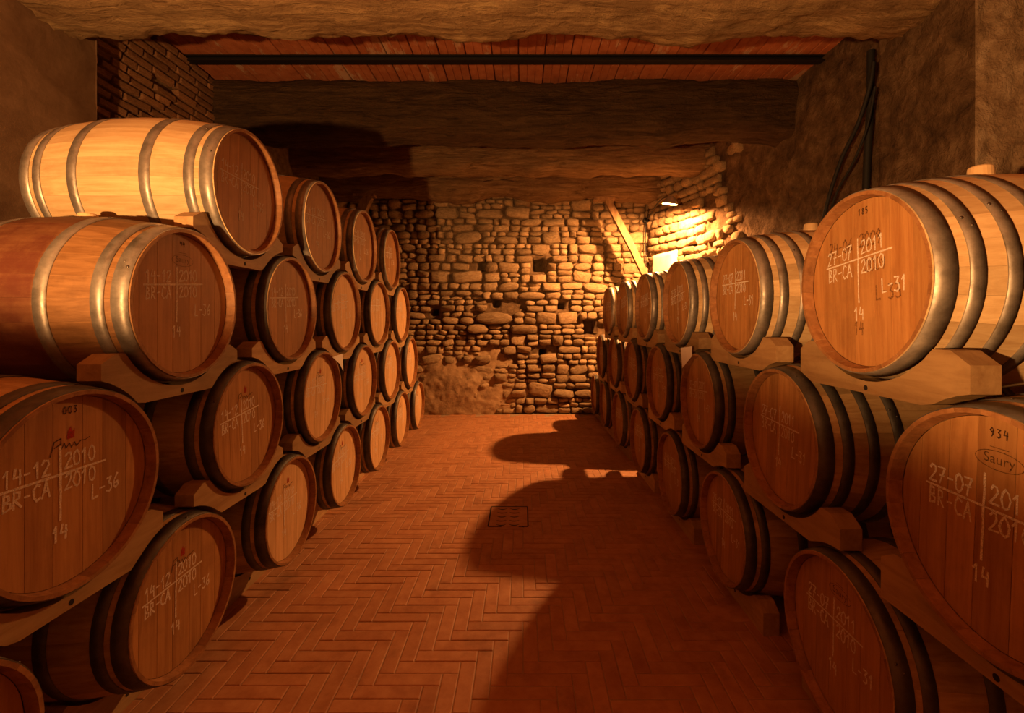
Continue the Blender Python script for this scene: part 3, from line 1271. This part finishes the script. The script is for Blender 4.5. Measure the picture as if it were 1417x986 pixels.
def uplighter():
    L = Vector(NEAR_LAMP)
    root = thing('floor_uplighter', (L.x, L.y, 0), 'black bowl uplighter on a slim stand behind the viewer', 'lamp')
    mb = MB()
    mb.lathe([(.0005, 0), (.15, 0), (.15, .015), (.03, .03), (.0005, .03)], 28, smooth=False)
    mb.build('base', M['dark_steel'], root)
    mb = MB()
    mb.tube([(0, 0, .02), (0, 0, L.z - .14)], .014, 10)
    mb.build('pole', M['dark_steel'], root)
    mb = MB()
    mb.lathe([(.012, L.z - .15), (.05, L.z - .13), (.11, L.z - .08), (.135, L.z - .012), (.128, L.z - .012), (.10, L.z - .075), (.0005, L.z - .12)], 28)
    mb.build('bowl', M['dark_steel'], root)
    mb = MB()
    mb.lathe([(.0005, L.z - .118), (.05, L.z - .108), (.055, L.z - .09), (.03, L.z - .06), (.0005, L.z - .05)], 18)
    mb.build('bulb', M['bulb'], root)
    li = bpy.data.lights.new('uplight', 'SPOT')
    li.energy = NEAR_W
    li.color = NEAR_COL
    li.shadow_soft_size = 0.035
    li.spot_size = math.radians(2 * NEAR_CONE)
    li.spot_blend = 0.12
    link('uplight', li, root, (0, 0, L.z), Vector(NEAR_DIR).to_track_quat('-Z', 'Y').to_euler())


uplighter()

# ------------------------------------------------------------------ braces, cables, drain, cards
def brace(p0, p1, w, label, seed):
    p0, p1 = Vector(p0), Vector(p1)
    d = (p1 - p0)
    mb = MB()
    n_ = 14
    ex = Vector((0, 1, 0))
    u = d.normalized().cross(ex).normalized()
    vs, fs = [], []
    for i in range(n_ + 1):
        t = i / n_
        c = p0 + d * t + u * .015 * fbm(t * 3, seed) + ex * .01 * fbm(t * 3, seed + 5)
        ww = w * (1 + .12 * fbm(t * 2.5, seed + 9))
        for (a, b1) in ((-1, -1), (1, -1), (1, 1), (-1, 1)):
            vs.append(c + u * a * ww * .5 + ex * b1 * ww * .45)
    for i in range(n_):
        for k in range(4):
            fs.append((i * 4 + k, i * 4 + (k + 1) % 4, i * 4 + 4 + (k + 1) % 4, i * 4 + 4 + k))
    mb.add(vs, fs)
    mb.add(vs[:4], [(3, 2, 1, 0)])
    mb.add(vs[-4:], [(0, 1, 2, 3)])
    root = thing('brace_post', tuple(p1), label, 'post', 'timber braces under the last beam')
    mb.v = [tuple(Vector(p) - p1) for p in mb.v]
    mb.build('post', M['brace'], root)
    mb = MB()
    t = p0 - p1
    mb.box(t.x - .22, t.x + .10, t.y - .07, t.y + .07, t.z - .005, t.z + .035)
    mb.build('cap_plate', M['brace'], root)


brace(at(841, 277, 7.35), at(897, 388, 7.35) + Vector((.05, 0, -.10)), .10, 'slanting timber brace by the lit corner, under the knotty end beam', 2.0)
brace(at(510, 272, 7.35), at(489, 330, 7.35) + Vector((-.46, 0, -.92)), .13, 'slanting timber brace behind the top layer of the four-high stack', 6.0)


def wall_x(y_):
    for i in range(len(RW) - 1):
        (x0, y0), (x1, y1) = RW[i], RW[i + 1]
        if y1 <= y_ <= y0:
            return x0 + (x1 - x0) * (y0 - y_) / (y0 - y1)
    return 2.8


def on_wall(px, py, off=.09):
    Y = 4.0
    for _ in range(20):
        Y = (wall_x(Y) - off) * F / (px - VX)
    return at(px, py, Y)


def cable(pix, r, label, name='black_cable', off=.15):
    mb = MB()
    P = [on_wall(*p, off) for p in pix]
    pts = []
    for i in range(len(P) - 1):
        a, b1, c, d1 = P[max(i - 1, 0)], P[i], P[i + 1], P[min(i + 2, len(P) - 1)]
        for k in range(5):
            t = k / 5
            pts.append(.5 * ((2 * b1) + (c - a) * t + (2 * a - 5 * b1 + 4 * c - d1) * t * t + (3 * b1 - a - 3 * c + d1) * t ** 3))
    pts.append(P[-1])
    mb.tube(pts, r, 8)
    tag(mb.build(name, M['rubber']), label, 'cable', 'black cables on the rough wall')


cable([(1209, 86), (1203, 122), (1187, 172), (1166, 216), (1152, 256), (1142, 292), (1132, 340)], .016, 'thick black cable sagging along the rough wall')
cable([(1211, 120), (1200, 176), (1180, 226), (1160, 262), (1150, 290), (1140, 340)], .010, 'thin black cable beside the thick one on the rough wall', off=.135)
cable([(1205, 70), (1204, 150), (1200, 220), (1196, 330)], .028, 'upright black conduit next to the rough pillar', 'black_conduit', off=.075)

# lamp's thin feed cable down the corner
mb = MB()
mb.tube([at(894, 306, 7.72), at(893, 330, 7.72), at(894, 360, 7.72), at(893, 400, 7.72)], .008, 6)
tag(mb.build('lamp_cable', M['rubber']), 'thin dark cable running down the stone corner from the lamp arm', 'cable')

# drain cover in the floor
dx, dy, hx, hy = DRAIN
root = thing('drain_cover', (dx, dy, 0.0), 'square terracotta drain cover with curved slots set in the floor', 'drain')
mb = MB()
mb.box(-hx, hx, -hy, hy, -.004, .003)
mb.build('plate', M['tile'], root)
for (a, b_, c, d) in ((-hx - .006, -hx + .004, -hy, hy), (hx - .004, hx + .006, -hy, hy), (-hx, -.05, -hy - .006, -hy + .002), (.08, hx, -hy - .006, -hy + .002), (-hx, hx, hy - .004, hy + .008)):
    mb = MB()
    mb.box(a, b_, c, d, -.003, .0042)
    mb.build('frame_edge', M['slot'], root)
for sx in (-.055, .045):
    for j in range(5):
        mb = MB()
        yy = -hy + .02 + j * .075
        n_ = 8
        up_ = [(sx + (i / n_ - .5) * .085, yy + .016 * (2 * i / n_ - 1) ** 2) for i in range(n_ + 1)]
        lo_ = [(p[0], p[1] - .014 * (1 - (2 * i / n_ - 1) ** 2) - .002) for i, p in enumerate(up_)]
        mb.add([(a, b1, .0042) for a, b1 in lo_] + [(a, b1, .0042) for a, b1 in up_],
               [(i, i + 1, n_ + 2 + i, n_ + 1 + i) for i in range(n_)])
        mb.build('slot', M['slot'], root)


def card(pix, X, label):
    pts = [at(px, py, X * F / (px - VX)) for px, py in pix]      # a sheet lying against the rims, in the plane x = X
    c = sum(pts, Vector()) / len(pts)
    mb = MB()
    n_ = len(pts)
    th = Vector((math.copysign(.0012, X), 0, 0))
    vs = [p - c for p in pts] + [p - c + th for p in pts]
    mb.add(vs, [tuple(range(n_))[::-1], tuple(range(n_, 2 * n_))] + [(i, (i + 1) % n_, n_ + (i + 1) % n_, n_ + i) for i in range(n_)])
    o = mb.build('paper_card', M['card'])
    o.location = c
    tag(o, label, 'card')


card([(460, 494), (474, 489), (475, 513), (470, 503)], XLH + .006, 'white paper card tucked over the rim of a second-layer L-36 barrel')
card([(942, 481), (957, 479), (957, 493), (944, 509)], XRH - .006, 'white paper card hanging between chocks above a second-layer L-31 barrel')
